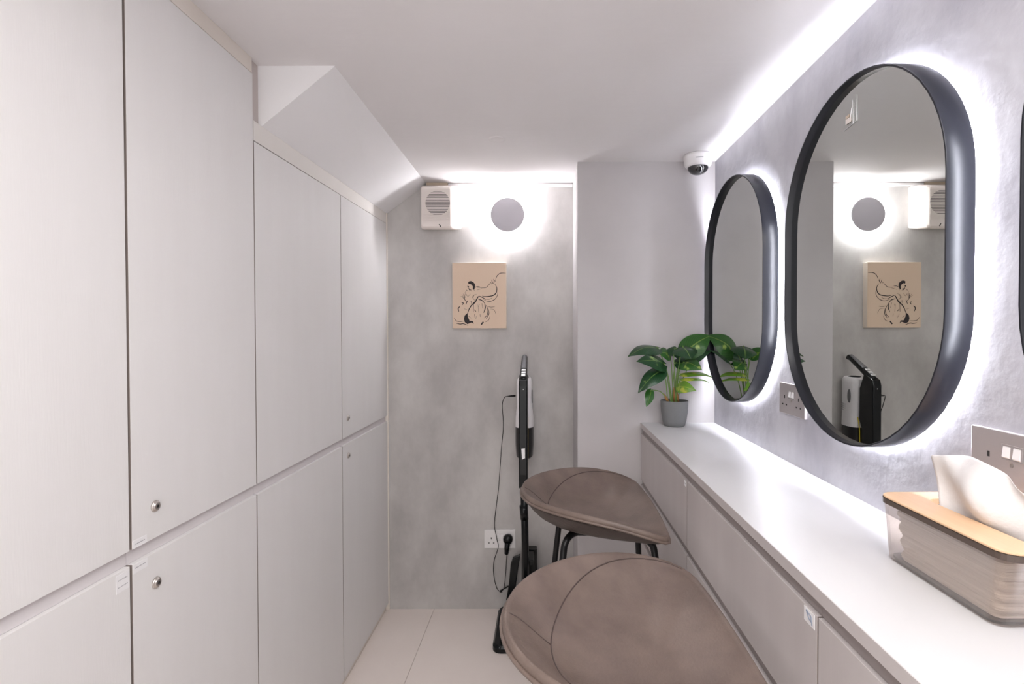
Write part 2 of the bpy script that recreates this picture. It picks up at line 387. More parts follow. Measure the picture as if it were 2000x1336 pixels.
# ------------------------------------------------------------------ counter
bm = bmesh.new(); add_box(bm, (CE, -.62, .912), (XR, YC, CT))
wt = tag(finish('worktop', bm, M['top'], bevel=.0008), 'long narrow white worktop running under the oval mirrors', 'worktop')
eb = box('edge_band', (CE-.0012, -.62, .9122), (CE-.00005, YC-.0005, CT-.0003), M['drawer'], wt); eb['label'] = 'taupe edge strip along the front'
rows = [(.703,.889), (.480,.681), (.255,.457), (.035,.232)]
segsY = [(1.410, YC-.001), (.733, 1.410), (.056, .733), (-.62, .056)]
dl_ = ['drawer cabinet against the column under the potted plant',
       'drawer cabinet in the middle of the counter, behind the brown stools',
       'drawer cabinet at the bottom right corner under the tissue box',
       'drawer cabinet nearest the camera at the end of the counter']
for k, (y0, y1) in enumerate(segsY):
    off = (.55, (y0+y1)/2, 0)
    c = thing('drawer_cabinet', 'pale taupe '+dl_[k], 'drawer cabinet', off, 'drawer cabinets under the long counter')
    bm = bmesh.new()
    add_box(bm, (CE+.0225, y0+.0006, .0), (XR-.004, y0+.016, .912)); add_box(bm, (CE+.0225, y1-.016, 0), (XR-.004, y1-.0006, .912))
    add_box(bm, (XR-.012, y0+.016, 0), (XR-.004, y1-.016, .912)); add_box(bm, (CE+.0225, y0+.016, .03), (XR-.012, y1-.016, .045))
    finish('carcass', bm, M['drawer_edge'], c, offset=off)
    zs = [.912]+[r[0] for r in rows]
    bm = bmesh.new(); ztops = [.9118]+[q[0]-.0005 for q in rows]; zbots = [q[1]+.0005 for q in rows]+[0]
    for za, zb_ in zip(ztops, zbots): add_box(bm, (CE+.007, y0+.0003, zb_), (CE+.0225, y1-.0003, za))
    finish('finger_rail', bm, M['drawer_edge'], c, offset=off)
    for (z0, z1) in rows:
        d = box('drawer', (CE, y0+.0016, z0), (CE+.018, y1-.0016, z1), M['drawer'], c, offset=off, bevel=.0006)
        d.data.materials.append(M['gap_shade'])
        for p_ in d.data.polygons:
            if abs(p_.normal.y) > .9: p_.material_index = 1
        if z1 > .85 and k in (0, 1):
            if k == 1:
                s = sticker(d, .876, .756, .030, .022, (), (0,0,0), face='R', x=CE)
                bm = bmesh.new()
                # an arrow-like hand mark
                for a_, b_ in (((.764,.883),(.750,.880)),((.750,.880),(.747,.868)),((.764,.883),(.756,.874)),((.756,.874),(.748,.872))):
                    add_tube(bm, [(CE-.0008,a_[0],a_[1]),(CE-.0008,b_[0],b_[1])], .0011, 6)
                p_ = finish('printed_mark', bm, M['blueprint'], s)
                ch = s.children
            else:
                s = sticker(d, .878, 1.428, .018, .016, (.0,), (0,0,0), face='R', x=CE)
            for o_ in (s,)+tuple(s.children): o_.data.transform(Matrix.Translation(-Vector(off)))

# ------------------------------------------------------------------ mirrors
MW_, MH_ = .549, .772
def pill(off_=0, n=28):
    r = MW_/2-off_; s = MH_/2-MW_/2; pts = []
    for i in range(n+1):
        a = math.pi*i/n; pts.append((r*math.cos(a), s+r*math.sin(a)))
    for k in range(1, 8): pts.append((-r, s-2*s*k/8))
    for i in range(n+1):
        a = math.pi+math.pi*i/n; pts.append((r*math.cos(a), -s+r*math.sin(a)))
    for k in range(1, 8): pts.append((r, -s+2*s*k/8))
    return pts
def sweep_pill(bm, prof):
    """prof: closed list of (inset, x)"""
    loops = [[bm.verts.new((x, y, z)) for y, z in pill(o)] for o, x in prof]
    n = len(loops[0]); m = len(loops)
    for j in range(m):
        a, b = loops[j], loops[(j+1)%m]
        for i in range(n): bm.faces.new((a[i],a[(i+1)%n],b[(i+1)%n],b[i]))
def pill_slab(bm, off_, x0, x1):
    a = [bm.verts.new((x0,y,z)) for y,z in pill(off_)]; b = [bm.verts.new((x1,y,z)) for y,z in pill(off_)]
    n = len(a)
    for i in range(n): bm.faces.new((a[i],a[(i+1)%n],b[(i+1)%n],b[i]))
    bm.faces.new(a); bm.faces.new(b[::-1])
XF = .640; MZ = 1.4475; GAPX = XR-XF
def make_mirror(y):
    m_ = thing('wall_mirror', '', 'mirror', (XF, y, MZ), 'black-framed oblong mirrors on the right wall')
    bm = bmesh.new(); sweep_pill(bm, [(0,.001),(.0008,0),(.0034,0),(.0042,.001),(.0042,.046),(0,.046)])
    f = finish('frame', bm, M['frame'], m_, smooth=True, bevel=None)
    md = f.modifiers.new('es', 'EDGE_SPLIT'); md.split_angle = math.radians(40)
    bm = bmesh.new(); pill_slab(bm, .0043, .016, .0195); finish('mirror_glass', bm, M['mirror'], m_)
    bm = bmesh.new(); pill_slab(bm, .0043, .0197, .0225); finish('back_panel', bm, M['frame'], m_)
    bm = bmesh.new(); sweep_pill(bm, [(.017,.0225),(.045,.0225),(.045,GAPX),(.017,GAPX)]); finish('mounting_ring', bm, M['white'], m_)
    bm = bmesh.new(); sweep_pill(bm, [(.012,GAPX-.0045),(.0165,GAPX-.0045),(.0165,GAPX-.001),(.012,GAPX-.001)])
    l_ = finish('light_strip', bm, M['led'], m_); l_['label'] = 'glowing white light strip behind the mirror'
    return m_
m1 = make_mirror(1.775)
m2 = copy_tree(m1); m2.location.y = 1.0915
m3 = copy_tree(m1); m3.location.y = .418
m1['label'] = 'black-framed oblong wall mirror behind the potted plant, farthest from the camera'
m2['label'] = 'large black-framed oblong wall mirror showing the picture and the vacuum cleaner'
m3['label'] = 'black-framed wall mirror cut off by the right edge, only a dark sliver showing'
# clear tag with paper scrap at the upper rim of the middle mirror
bm = bmesh.new()
for a_, b_, r_ in (((-.012,.296),(.035,.292),.0007),((-.012,.296),(-.010,.352),.0006),((-.001,.293),(.001,.345),.0006),((.010,.306),(.004,.330),.0012)):
    add_tube(bm, [(.0145,a_[0],a_[1]),(.0145,b_[0],b_[1])], r_, 6)
tg = finish('clear_tag', bm, M['silver'], m2); tg['label'] = 'small clear plastic tag stuck to the glass'
bm = bmesh.new(); add_box(bm, (.0142,.006,.302), (.0146,.026,.313)); finish('paper_scrap', bm, M['cream_plastic'], tg)
bm = bmesh.new(); add_box(bm, (.0142,.012,.314), (.0146,.026,.320)); finish('wood_scrap', bm, M['timber'], tg)

# ------------------------------------------------------------------ sockets
def make_socket(mt, sw, name='wall_socket'):
    s = thing(name, '', 'socket')
    bm = bmesh.new(); add_box(bm, (-.073,-.0075,-.0435), (.073,0,.0435)); finish('plate', bm, mt, s, bevel=.0015)
    for cx in (-.040, .040):
        bm = bmesh.new()
        add_box(bm, (cx-.002,-.0079,.000), (cx+.002,-.0072,.0085))
        add_box(bm, (cx-.0145,-.0079,-.0195), (cx-.0075,-.0072,-.0155)); add_box(bm, (cx+.0075,-.0079,-.0195), (cx+.0145,-.0072,-.0155))
        finish('pin_holes', bm, M['darkhole'], s)
    for cx in (-.0085, .0085):
        bm = bmesh.new(); add_prism(bm, [(-.0075,.004),(-.0105,.006),(-.0085,.0205),(-.0075,.022)], 'X', cx-.006, cx+.006)
        finish('switch', bm, sw, s, bevel=.0008)
    bm = bmesh.new(); add_tube(bm, [(-.017,-.0078,.002),(.017,-.0078,.002),(.017,-.0078,.0245),(-.017,-.0078,.0245)], .0006, 6, closed=True)
    finish('switch_bezel', bm, mt, s)
    bm = bmesh.new(); add_lathe(bm, [(.003,0),(.003,-.001)], (0,-.0075,-.004), 'Y', 14); finish('indicator', bm, M['steel'], s)
    return s
so1 = make_socket(M['satin'], M['white']); so1.location = (XR, 1.4215, 1.1125); so1.rotation_euler = (0,0,-math.pi/2)
so1['label'] = 'satin metal double wall socket between the two oblong mirrors'; so1['group'] = 'satin double sockets on the right wall'
so2 = copy_tree(so1); so2.location = (XR, .7495, 1.108)
so2['label'] = 'satin metal double wall socket behind the tissue box at the right edge'
so3 = make_socket(M['white'], M['white']); so3.location = (-.2095, YB, .333)
so3['label'] = 'white double wall socket low on the grey back wall'

# ------------------------------------------------------------------ wall lamp
lamp = thing('wall_lamp', 'round flat wall lamp glowing around its rim on the back wall', 'lamp', (-.167, YB, 1.839))
bm = bmesh.new(); add_lathe(bm, [(.001,-.052),(.0755,-.052),(.077,-.0505),(.077,-.046),(.0755,-.045),(.001,-.045)], (0,0,0), 'Y', 72, cap=True)
finish('lamp_disc', bm, M['lampdisc'], lamp, smooth=False)
bm = bmesh.new(); add_lathe(bm, [(.056,-.045),(.056,0)], (0,0,0), 'Y', 48); finish('lamp_body', bm, M['white'], lamp)
bm = bmesh.new(); add_lathe(bm, [(.0565,-.036),(.060,-.036),(.060,-.006),(.0565,-.006)], (0,0,0), 'Y', 48, cap=False)
e_ = finish('light_ring', bm, M['lamp_emit'], lamp); e_['label'] = 'glowing white ring behind the disc'

# ------------------------------------------------------------------ canvas picture
pic = thing('canvas_picture', 'beige canvas print of a dancing figure in black ink on the back wall', 'picture', (-.299, YB, 1.321))
AX0, AX1, AZ0, AZ1, AY = -.423, -.175, 1.321, 1.623, 2.360
bm = bmesh.new(); add_box(bm, (AX0, AY, AZ0), (AX1, YB, AZ1)); finish('stretcher', bm, M['canvas_edge'], pic, offset=pic.location, bevel=.002)
bm = bmesh.new(); add_box(bm, (AX0+.001, AY-.0012, AZ0+.001), (AX1-.001, AY, AZ1-.001)); cv = finish('canvas', bm, M['canvas'], pic, offset=pic.location)
K1 = [ # strokes: points in a 0..837 x 0..1002 drawing frame, width
 ([(237,357),(262,397),(282,427)],7),
 ([(342,387),(382,367),(430,365)],8),([(382,417),(462,397)],5),([(387,382),(512,382),(562,347),(602,297)],8),
 ([(612,257),(622,297),(642,327)],9),([(642,247),(652,287),(642,317)],10),([(662,267),(672,287)],8),([(612,330),(600,300)],6),
 ([(672,257),(702,197),(752,162),(832,159)],11),([(662,327),(692,387),(682,457),(642,497),(582,512),(512,517),(462,507)],15),
 ([(707,437),(702,497),(662,557),(602,587),(542,587),(482,562)],9),([(622,537),(572,557),(512,557)],6),
 ([(412,507),(462,527),(522,562)],12),([(412,507),(382,557),(352,607),(302,647),(262,707),(232,790)],17),
 ([(400,515),(360,590),(320,620)],16),
 ([(182,477),(192,557),(232,607)],9),([(237,577),(212,637)],12),([(142,607),(172,617),(152,647)],13),
 ([(187,552),(132,507)],4),([(187,552),(147,487)],5),([(187,552),(172,472)],4),([(187,552),(202,467)],5),([(187,552),(227,482)],4),
 ([(212,477),(242,517),(262,497),(282,477)],4),([(342,497),(322,537),(352,577)],6),([(282,597),(302,587),(292,627)],7),
 ([(122,667),(92,697),(102,752)],16),([(402,557),(462,577),(502,617)],14),([(502,617),(512,687),(487,767)],15),
 ([(522,647),(552,717),(542,797),(492,847)],11),([(562,707),(567,787),(522,857)],10),([(587,817),(562,877),(512,907)],7),
 ([(332,617),(327,757)],8),([(342,717),(367,747)],12),([(422,637),(402,677)],5),([(542,667),(602,679),(662,672)],7),
 ([(582,707),(642,717),(672,767),(672,787)],5),([(252,817),(292,847)],6),([(342,787),(352,837)],6),([(432,787),(437,827)],7),
 ([(372,817),(367,857)],5),([(22,837),(62,887),(122,899),(172,895)],8),([(62,927),(122,937),(172,932),(242,957)],12),
 ([(447,947),(482,902)],24),([(290,400),(300,440)],5),([(215,417),(240,430)],6),([(180,700),(230,720)],4),([(460,620),(475,700)],6),([(400,640),(410,760)],4),
 ([(225,420),(195,460)],4),([(330,360),(350,400),(340,430)],5),([(300,550),(330,500),(380,480)],5)]
bm = bmesh.new()
def cpt(u, v, dy=0): return Vector((AX0+(AX1-AX0)*u/837, AY-.0015-dy, AZ1-(AZ1-AZ0)*v/1002))
kk = 0
for pts, wd in K1:
    P = catmull([(u,v,0) for u,v in pts], 7); N = len(P); L_, R_ = [], []
    for i, p in enumerate(P):
        t = (P[min(i+1,N-1)]-P[max(i-1,0)]); t.normalize(); nrm = Vector((-t.y,t.x,0))
        ww = wd*.5*(.25+.75*math.sin(math.pi*(i+.5)/N)**.7)
        L_.append(bm.verts.new(cpt(*(p+nrm*ww)[:2], dy=kk*2e-6))); R_.append(bm.verts.new(cpt(*(p-nrm*ww)[:2], dy=kk*2e-6)))
    for i in range(N-1): bm.faces.new((L_[i],L_[i+1],R_[i+1],R_[i]))
    kk += 1
for poly in ([(247,297),(262,285),(290,280),(320,292),(352,322),(357,362),(345,395),(330,425),(320,405),(322,367),(305,340),(275,322),(252,330)],
             [(237,767),(242,827),(267,887),(320,892),(332,937),(302,912),(262,927),(232,937),(192,907),(180,857),(192,807)],
             [(237,350),(262,362),(255,375),(238,372)],[(250,395),(285,405),(282,428),(268,425)]):
    bm.faces.new([bm.verts.new(cpt(u,v,dy=1e-4)) for u,v in poly])
ink = finish('ink_drawing', bm, M['ink'], cv, offset=pic.location, recalc=False); ink['label'] = 'black ink brush drawing of a dancing figure with a fan'

# ------------------------------------------------------------------ speaker, batten, trunking
spk = thing('wall_speaker', 'cream box loudspeaker with round louvred grille in the upper corner', 'speaker', (-.47, YB, 1.77))
Yf = 2.31
def rect_ring(bm, x0, x1, z0, z1, y, r=.012, n=4):
    out = []
    for cx, cz, a0 in ((x1-r,z1-r,0),(x0+r,z1-r,90),(x0+r,z0+r,180),(x1-r,z0+r,270)):
        for i in range(n+1):
            a = math.radians(a0+90*i/n); out.append(bm.verts.new((cx+r*math.cos(a), y, cz+r*math.sin(a))))
    return out
bm = bmesh.new()
loops = [rect_ring(bm,-.566,-.384,1.783,1.978,YB), rect_ring(bm,-.562,-.390,1.772,1.974,Yf+.04), rect_ring(bm,-.556,-.412,1.771,1.962,Yf+.008), rect_ring(bm,-.551,-.421,1.778,1.955,Yf)]
for a, b in zip(loops, loops[1:]):
    n = len(a)
    for i in range(n): bm.faces.new((a[i],a[(i+1)%n],b[(i+1)%n],b[i]))
bm.faces.new(loops[0]); bm.faces.new(loops[-1][::-1])
body = finish('housing', bm, M['cream_plastic'], spk, offset=spk.location)
cx, cz, cr_ = -.478, 1.884, .055
bm = bmesh.new(); add_lathe(bm, [(cr_,0),(cr_,-.0008)], (cx, Yf, cz), 'Y', 40); finish('grille', bm, M['grille'], spk, offset=spk.location)
bm = bmesh.new()
z = 1.808
while z < 1.950:
    add_box(bm, (-.549, Yf-.0022, z), (-.424, Yf-.0009, z+.0034)); z += .0068
finish('louvres', bm, M['cream_plastic'], spk, offset=spk.location)
bm = bmesh.new()
z = 1.808+.0034
# solid face behind the louvres outside the round opening is the housing itself
finish('screw_bracket', bm, M['steel'], spk, offset=spk.location) if False else bm.free()
bm = bmesh.new(); add_tube(bm, [(-.472,Yf-.0012,1.788),(-.467,Yf-.0012,1.782),(-.466,Yf-.0012,1.777)], .0022, 8); bd = finish('badge', bm, M['darkhole'], spk, offset=spk.location)
tag(box('timber_batten', (-.545, YB-.022, 1.978), (-.445, YB, H), M['timber']), 'short raw timber batten above the cream loudspeaker', 'batten')
tr_ = thing('cable_trunking', 'thin white cable trunking along the top of the back wall', 'trunking', (-.155, YB, 1.98))
box('channel', (-.443, YB-.018, 1.9785), (XC-.003, YB, 1.990), M['white'], tr_, offset=tr_.location, bevel=.001)
box('cover_strip', (-.443, YB-.020, 1.990), (XC-.003, YB-.001, 1.9928), M['satin'], tr_, offset=tr_.location)

# ------------------------------------------------------------------ dome camera
dc = thing('security_camera', 'white dome security camera with black lens on the ceiling corner', 'security camera', (.602, 2.012, H))
bm = bmesh.new(); add_lathe(bm, [(.050,0),(.0545,-.0015),(.0555,-.012),(.054,-.014),(.053,-.030),(.050,-.040),(.044,-.047),(.040,-.048)], (0,0,0), n=48); finish('housing', bm, M['white'], dc, smooth=True)
bm = bmesh.new(); add_lathe(bm, [(.0395*math.cos(a), -.047-.030*math.sin(a)) for a in [i*math.pi/2/10*.98 for i in range(11)]], (0,0,0), n=40); dm = finish('dome', bm, M['domeglass'], dc, smooth=True)
bm = bmesh.new(); add_tube(bm, catmull([(.006,-.0385,-.050),(.012,-.035,-.058),(.010,-.028,-.068),(.004,-.020,-.0745)],4), .0012, 8); ls = finish('lens_slot', bm, M['silver'], dm)
bm = bmesh.new()
for k in range(7):
    a0 = math.radians(-112+k*4.2)
    add_box(bm, (.0545*math.cos(a0)-.0013, .0545*math.sin(a0)-.0008, -.026), (.0545*math.cos(a0)+.0013, .0545*math.sin(a0)+.0012, -.0225))
finish('printed_name', bm, M['print'], dc)

# ------------------------------------------------------------------ stools
def outline(n=40, m=22):
    pts = []
    for i in range(n+1):
        a = -math.pi/2+math.pi*i/n
        c, s = math.cos(a), math.sin(a)
        pts.append((.31-.378*abs(c)**.92, .272*math.copysign(abs(s)**.97, s)))
    # front edge, slightly bowed
    for i in range(1, m):
        t = i/m; y = .272-.544*t
        pts.append((.31+.018*math.sin(math.pi*t)**.6, y))
    # soften corners
    for _ in range(2):
        N = len(pts)
        pts = [((pts[i-1][0]+2*pts[i][0]+pts[(i+1)%N][0])/4, (pts[i-1][1]+2*pts[i][1]+pts[(i+1)%N][1])/4) for i in range(N)]
    return pts
OUT = outline()
PCX = .19
def rim_z(x, y):
    u = min(max((x+.068)/.378, 0), 1)
    z = .784+.054*(1-u**3)
    return z
def sstep(t): t = min(max(t,0),1); return t*t*(3-2*t)
def seat_pt(o, s):
    x = PCX+(o[0]-PCX)*s; y = o[1]*s
    zr = rim_z(*o); zc = .757
    back = sstep((.31-o[0])/.12)
    h = back*(sstep((s-.30)/.72)**2.2)+(1-back)*sstep((s-.1)/.9)
    return Vector((x, y, zc+(zr-zc)*h))
def make_stool():
    r_ = thing('bar_stool', '', 'stool', (0,0,0))
    # upper cushion
    bm = bmesh.new(); rings = []
    SS = [.06,.16,.26,.36,.46,.55,.63,.71,.79,.86,.92,.965]
    c = bm.verts.new((PCX,0,.757))
    for s in SS: rings.append([bm.verts.new(seat_pt(o,s)) for o in OUT])
    for dr, dz in ((.985,.0028),(1.0,.0015),(1.010,-.004),(1.012,-.010),(1.006,-.014)):
        rg = []
        for o in OUT:
            p = seat_pt(o,1.0); rg.append(bm.verts.new((PCX+(p.x-PCX)*dr, p.y*dr, rim_z(*o)+dz)))
        rings.append(rg)
    N = len(OUT)
    for i in range(N): bm.faces.new((c, rings[0][i], rings[0][(i+1)%N]))
    for a, b in zip(rings, rings[1:]):
        for i in range(N): bm.faces.new((a[i],a[(i+1)%N],b[(i+1)%N],b[i]))
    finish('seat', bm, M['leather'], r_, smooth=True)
    # outer shell
    bm = bmesh.new(); rings = []
    for s in (1.004,1.008,.99,.96,.91,.84,.75,.64,.5,.35,.2,.06):
        rg = []
        for o in OUT:
            zr = rim_z(*o)-.012; zb = .744
            t = min(s,1.0)
            f = t**6 if s < 1.004 else (1.0 if s < 1.006 else .90)
            rg.append(bm.verts.new((PCX+(o[0]-PCX)*s, o[1]*s, zb+(zr-zb)*f)))
        rings.append(rg)
    c = bm.verts.new((PCX,0,.744))
    for a, b in zip(rings, rings[1:]):
        for i in range(N): bm.faces.new((a[i],a[(i+1)%N],b[(i+1)%N],b[i]))
    for i in range(N): bm.faces.new((c, rings[-1][i], rings[-1][(i+1)%N]))
    finish('shell', bm, M['leather_shade'], r_, smooth=True)
    bm = bmesh.new()
    add_tube(bm, [(PCX+(o[0]-PCX)*1.016, o[1]*1.016, rim_z(*o)-.0125) for o in OUT], .0035, 8, closed=True)
    finish('piping', bm, M['leather'], r_, smooth=True)
    # stitched seam round the back of the seat
    bm = bmesh.new(); P = []
    for i in range(0, 41):
        o = OUT[i]; a = -math.pi/2+math.pi*i/40
        s = .70+.275*abs(math.sin(a))**2.4
        p = seat_pt(o, s); P.append(p+Vector((0,0,.0003)))
    add_tube(bm, P, .0013, 6)
    P = []
    for j in range(9):
        p = seat_pt(OUT[20], .70+.30*j/8); P.append(p+Vector((0,0,.0004)))
    add_tube(bm, P, .0008, 6)
    finish('seam', bm, M['stitch'], r_, smooth=True)
    # tube legs
    rr = .0095
    for sx, sy in ((1,-1),(1,1),(-1,-1),(-1,1)):
        if sx > 0: pts = [(.20,.07*sy,.736),(.255,.105*sy,.735),(.290,.128*sy,.722),(.302,.142*sy,.685),(.315,.165*sy,.5),(.335,.225*sy,0.004)]
        else: pts = [(.092,.098*sy,.7395),(.072,.116*sy,.737),(.057,.132*sy,.722),(.050,.142*sy,.685),(.030,.165*sy,.5),(-.015,.225*sy,.004)]
        P = catmull(pts, 6); bm = bmesh.new(); add_tube(bm, P, rr, 12); lg = finish('leg', bm, M['blackmetal'], r_, smooth=True)
        bm = bmesh.new(); e = Vector(pts[-1]); add_lathe(bm, [(.012,0),(.012,.018)], (e.x, e.y, 0), n=14); finish('foot_cap', bm, M['blackmetal'], lg)
    bm = bmesh.new()
    a = lambda t, sx, sy: ((.315+.020*t if sx > 0 else .030-.045*t), (.165+.06*t)*sy, .5*(1-t))
    t = .44
    q = [Vector(a(t,1,-1)),Vector(a(t,1,1)),Vector(a(t,-1,1)),Vector(a(t,-1,-1))]
    for i in range(4): add_tube(bm, [q[i], q[(i+1)%4]], .008, 10)
    finish('footrest', bm, M['blackmetal'], r_, smooth=True)
    bm = bmesh.new()
    add_box(bm, (.07,-.105,.731), (.24,.105,.7435)); finish('mounting_plate', bm, M['blackmetal'], r_, bevel=.002)
    return r_
st1 = make_stool(); st1.location = (0, 1.530, 0)
st2 = copy_tree(st1); st2.location = (0, .842, 0)
st1['label'] = 'taupe leather bar stool farther back, black legs showing, beside the vacuum cleaner'
st2['label'] = 'taupe leather bar stool closest to the camera, filling the bottom of the picture'
for s_ in (st1, st2): s_['group'] = 'taupe leather bar stools at the counter'

# ------------------------------------------------------------------ plant
pc = Vector((.514, 2.020, CT))
plant = thing('potted_plant', 'small green leafy plant in a grey pot at the far end of the worktop', 'plant', pc)
bm = bmesh.new()
add_lathe(bm, [(.036,0),(.040,.003),(.046,.02),(.0505,.05),(.0530,.080),(.0535,.099),(.0525,.101),(.0490,.101),(.0480,.097),(.0475,.088)], pc, n=48)
finish('pot', bm, M['pot'], plant, smooth=True, offset=pc)
bm = bmesh.new(); add_lathe(bm, [(.0478,.0885),(.030,.092),(.001,.093)], pc, n=32, cap=False); finish('soil', bm, M['soil'], plant, offset=pc)
crown = at(1316, 790, 2.020); 
def leaf(base, tip, width, sag, wdir, m, start, yoff=0, fold=.25):
    base, tip = Vector(base), Vector(tip); ax = tip-base; L = ax.length
    wd = Vector(wdir); wd = (wd-ax.normalized()*wd.dot(ax.normalized())).normalized()
    nr = ax.normalized().cross(wd).normalized()
    if nr.z < 0: nr = -nr
    bm = bmesh.new(); uvl = bm.loops.layers.uv.new('UVMap')
    NU, NV = 14, 8; G = []
    for i in range(NU+1):
        t = i/NU
        hw = width*.5*(math.sin(math.pi*min(t*1.02+.0,1)**.62)**.8 if 0 < t < 1 else (0.12 if t == 0 else 0.01))
        back = -.10*L*(1-t)**3
        c = base+ax*t+nr*(sag*math.sin(math.pi*t)*L)
        row = []
        for j in range(NV+1):
            v = -1+2*j/NV
            p = c+wd*(hw*v)+nr*(-fold*hw*(abs(v)**1.6))+nr*(.012*L*math.sin(6*t+3*v))+ax*(back/L*abs(v)**1.5 if t < .5 else 0)
            if p.y > YC-.003: p.y = YC-.003
            row.append((bm.verts.new(p-pc), (j/NV, t)))
        G.append(row)
    for i in range(NU):
        for j in range(NV):
            q = [G[i][j],G[i][j+1],G[i+1][j+1],G[i+1][j]]
            f = bm.faces.new([a[0] for a in q])
            for lp, a in zip(f.loops, q): lp[uvl].uv = a[1]
    o = finish('leaf', bm, M[m], plant, smooth=True, recalc=False)
    # petiole
    bm = bmesh.new(); s0 = Vector(start)
    mid = s0.lerp(base, .55)+Vector((0,0,.012))+Vector(((base.x-s0.x)*-.12,0,0))
    P = catmull([s0, mid, base, base.lerp(tip,.12)], 6)
    add_tube(bm, [p-pc for p in P], [.0022-.0010*i/len(P) for i in range(len(P))], 8)
    finish('stem', bm, M['stem'], plant, smooth=True)
# base px,py,Y ; tip px,py,Y ; width ; sag ; width direction ; material
LV = [((1286,681),1.99,(1226,697),1.96,.075,.16,(0,1,.55),'leaf'),
      ((1298,712),1.97,(1243,706),1.90,.068,.14,(.1,.7,.75),'leaf'),
      ((1309,693),2.03,(1284,688),1.98,.050,.10,(.1,.6,.8),'leaf2'),
      ((1294,723),1.97,(1246,768),1.93,.062,.16,(-.6,.6,.55),'leaf'),
      ((1272,762),1.98,(1262,795),1.95,.034,.08,(1,.3,0),'leaf2'),
      ((1334,692),2.04,(1389,655),2.04,.088,.18,(-.2,.45,.9),'leaf2'),
      ((1333,678),1.99,(1350,702),1.93,.085,.12,(1,.2,.2),'leaf'),
      ((1352,706),2.02,(1396,682),2.03,.050,.14,(.2,.9,.5),'leaf'),
      ((1334,709),1.99,(1371,723),1.93,.062,.16,(0,.8,.6),'leaf2'),
      ((1319,710),2.02,(1345,712),2.03,.045,.10,(0,.6,.7),'leaf'),
      ((1330,732),1.99,(1393,738),1.96,.034,.12,(0,.9,.4),'leaf3'),
      ((1324,755),1.97,(1360,763),1.91,.045,.22,(0,.55,.85),'leaf3'),
      ((1316,694),2.00,(1318,676),2.04,.060,.08,(1,0,0),'leaf'),
      ((1327,700),2.03,(1338,676),2.05,.060,.10,(1,.1,0),'leaf'),
      ((1330,742),1.97,(1385,747),1.98,.022,.10,(0,.9,.4),'leaf3')]
for i, (b_, by, t_, ty, wd, sg, wdir, m_) in enumerate(LV):
    st = crown+Vector((random.uniform(-.012,.012), random.uniform(-.012,.012), -.012))
    if i in (3,4): st = at(1304, 783, 2.01)
    leaf(at(*b_, by), at(*t_, ty), wd*1.15, sg, wdir, m_, st)
for k, (x0, y0, x1, y1, r) in enumerate(((1305,785,1296,768,.006),(1318,785,1316,756,.006),(1325,785,1322,764,.005))):
    bm = bmesh.new(); a = at(x0,y0,2.01); b = at(x1,y1,2.00)
    add_tube(bm, [a-pc, a.lerp(b,.4)-pc, b-pc], [r*.8, r, .0008], 8); s_ = finish('sheath', bm, M['bract'], plant, smooth=True)

# ------------------------------------------------------------------ tissue box
tb = thing('tissue_box', 'clear tissue box with a bamboo lid beside the near wall socket', 'tissue box', (.625, .725, CT))
def rrect(x0,x1,y0,y1,r,n=6):
    out = []
    for cx, cy, a0 in ((x1-r,y1-r,0),(x0+r,y1-r,90),(x0+r,y0+r,180),(x1-r,y0+r,270)):
        for i in range(n+1):
            a = math.radians(a0+90*i/n); out.append((cx+r*math.cos(a), cy+r*math.sin(a)))
    return out
def loft(bm, levels, cap0=True, cap1=True):
    rings = [[bm.verts.new((x,y,z)) for x,y in pts] for pts, z in levels]
    n = len(rings[0])
    for a, b in zip(rings, rings[1:]):
        for i in range(n): bm.faces.new((a[i],a[(i+1)%n],b[(i+1)%n],b[i]))
    if cap0: bm.faces.new(rings[0])
    if cap1: bm.faces.new(rings[-1][::-1])
    return rings
bx = dict(x0=.560, x1=.678, y0=.628, y1=.842)
tx = dict(x0=.545, x1=.688, y0=.598, y1=.832)
Zt = CT+.096
bm = bmesh.new()
loft(bm, [(rrect(.564,.676,.636,.834,.016),CT+.0005),(rrect(.560,.678,.630,.838,.016),CT+.004),(rrect(.547,.687,.602,.834,.020),Zt)], cap0=True, cap1=False)
finish('tray', bm, M['acrylic'], tb, offset=tb.location, smooth=False)
bm = bmesh.new(); loft(bm, [(rrect(.564,.676,.637,.833,.014),CT+.0042),(rrect(.5642,.6758,.6372,.8328,.014),CT+.0075)])
finish('base_pad', bm, M['smoky'], tb, offset=tb.location)
bm = bmesh.new()
L0 = rrect(.545,.689,.600,.836,.022)
slot = [( .618+.017*math.cos(a), .715+(.072 if math.sin(a)>0 else -.072)+.017*math.sin(a)) for a in [2*math.pi*(i+.5)/28 for i in range(28)]]
n = 28
def ringz(pts, z): return [bm.verts.new((x,y,z)) for x,y in pts]
o0, o1 = ringz(L0, Zt+.0070), ringz(L0, Zt+.0105); i0, i1 = ringz(slot, Zt+.0005), ringz(slot, Zt+.0095)
for a, b in ((o0,o1),(o1,i1),(i1,i0),(i0,o0)):
    for i in range(n): bm.faces.new((a[i],a[(i+1)%n],b[(i+1)%n],b[i]))
lid = finish('lid', bm, M['wood'], tb, offset=tb.location, bevel=.0012); lid['label'] = 'pale bamboo lid with a slot'
bm = bmesh.new(); loft(bm, [(rrect(.5445,.6895,.5995,.8365,.0225),Zt-.0012),(rrect(.5445,.6895,.5995,.8365,.0225),Zt+.0068)], cap0=False, cap1=False)
i0_ = rrect(.5475,.6865,.6025,.8335,.020)
loft(bm, [(i0_,Zt+.0068),(i0_,Zt-.0012)], cap0=False, cap1=False)
finish('tray_rim', bm, M['smoky'], tb, offset=tb.location)
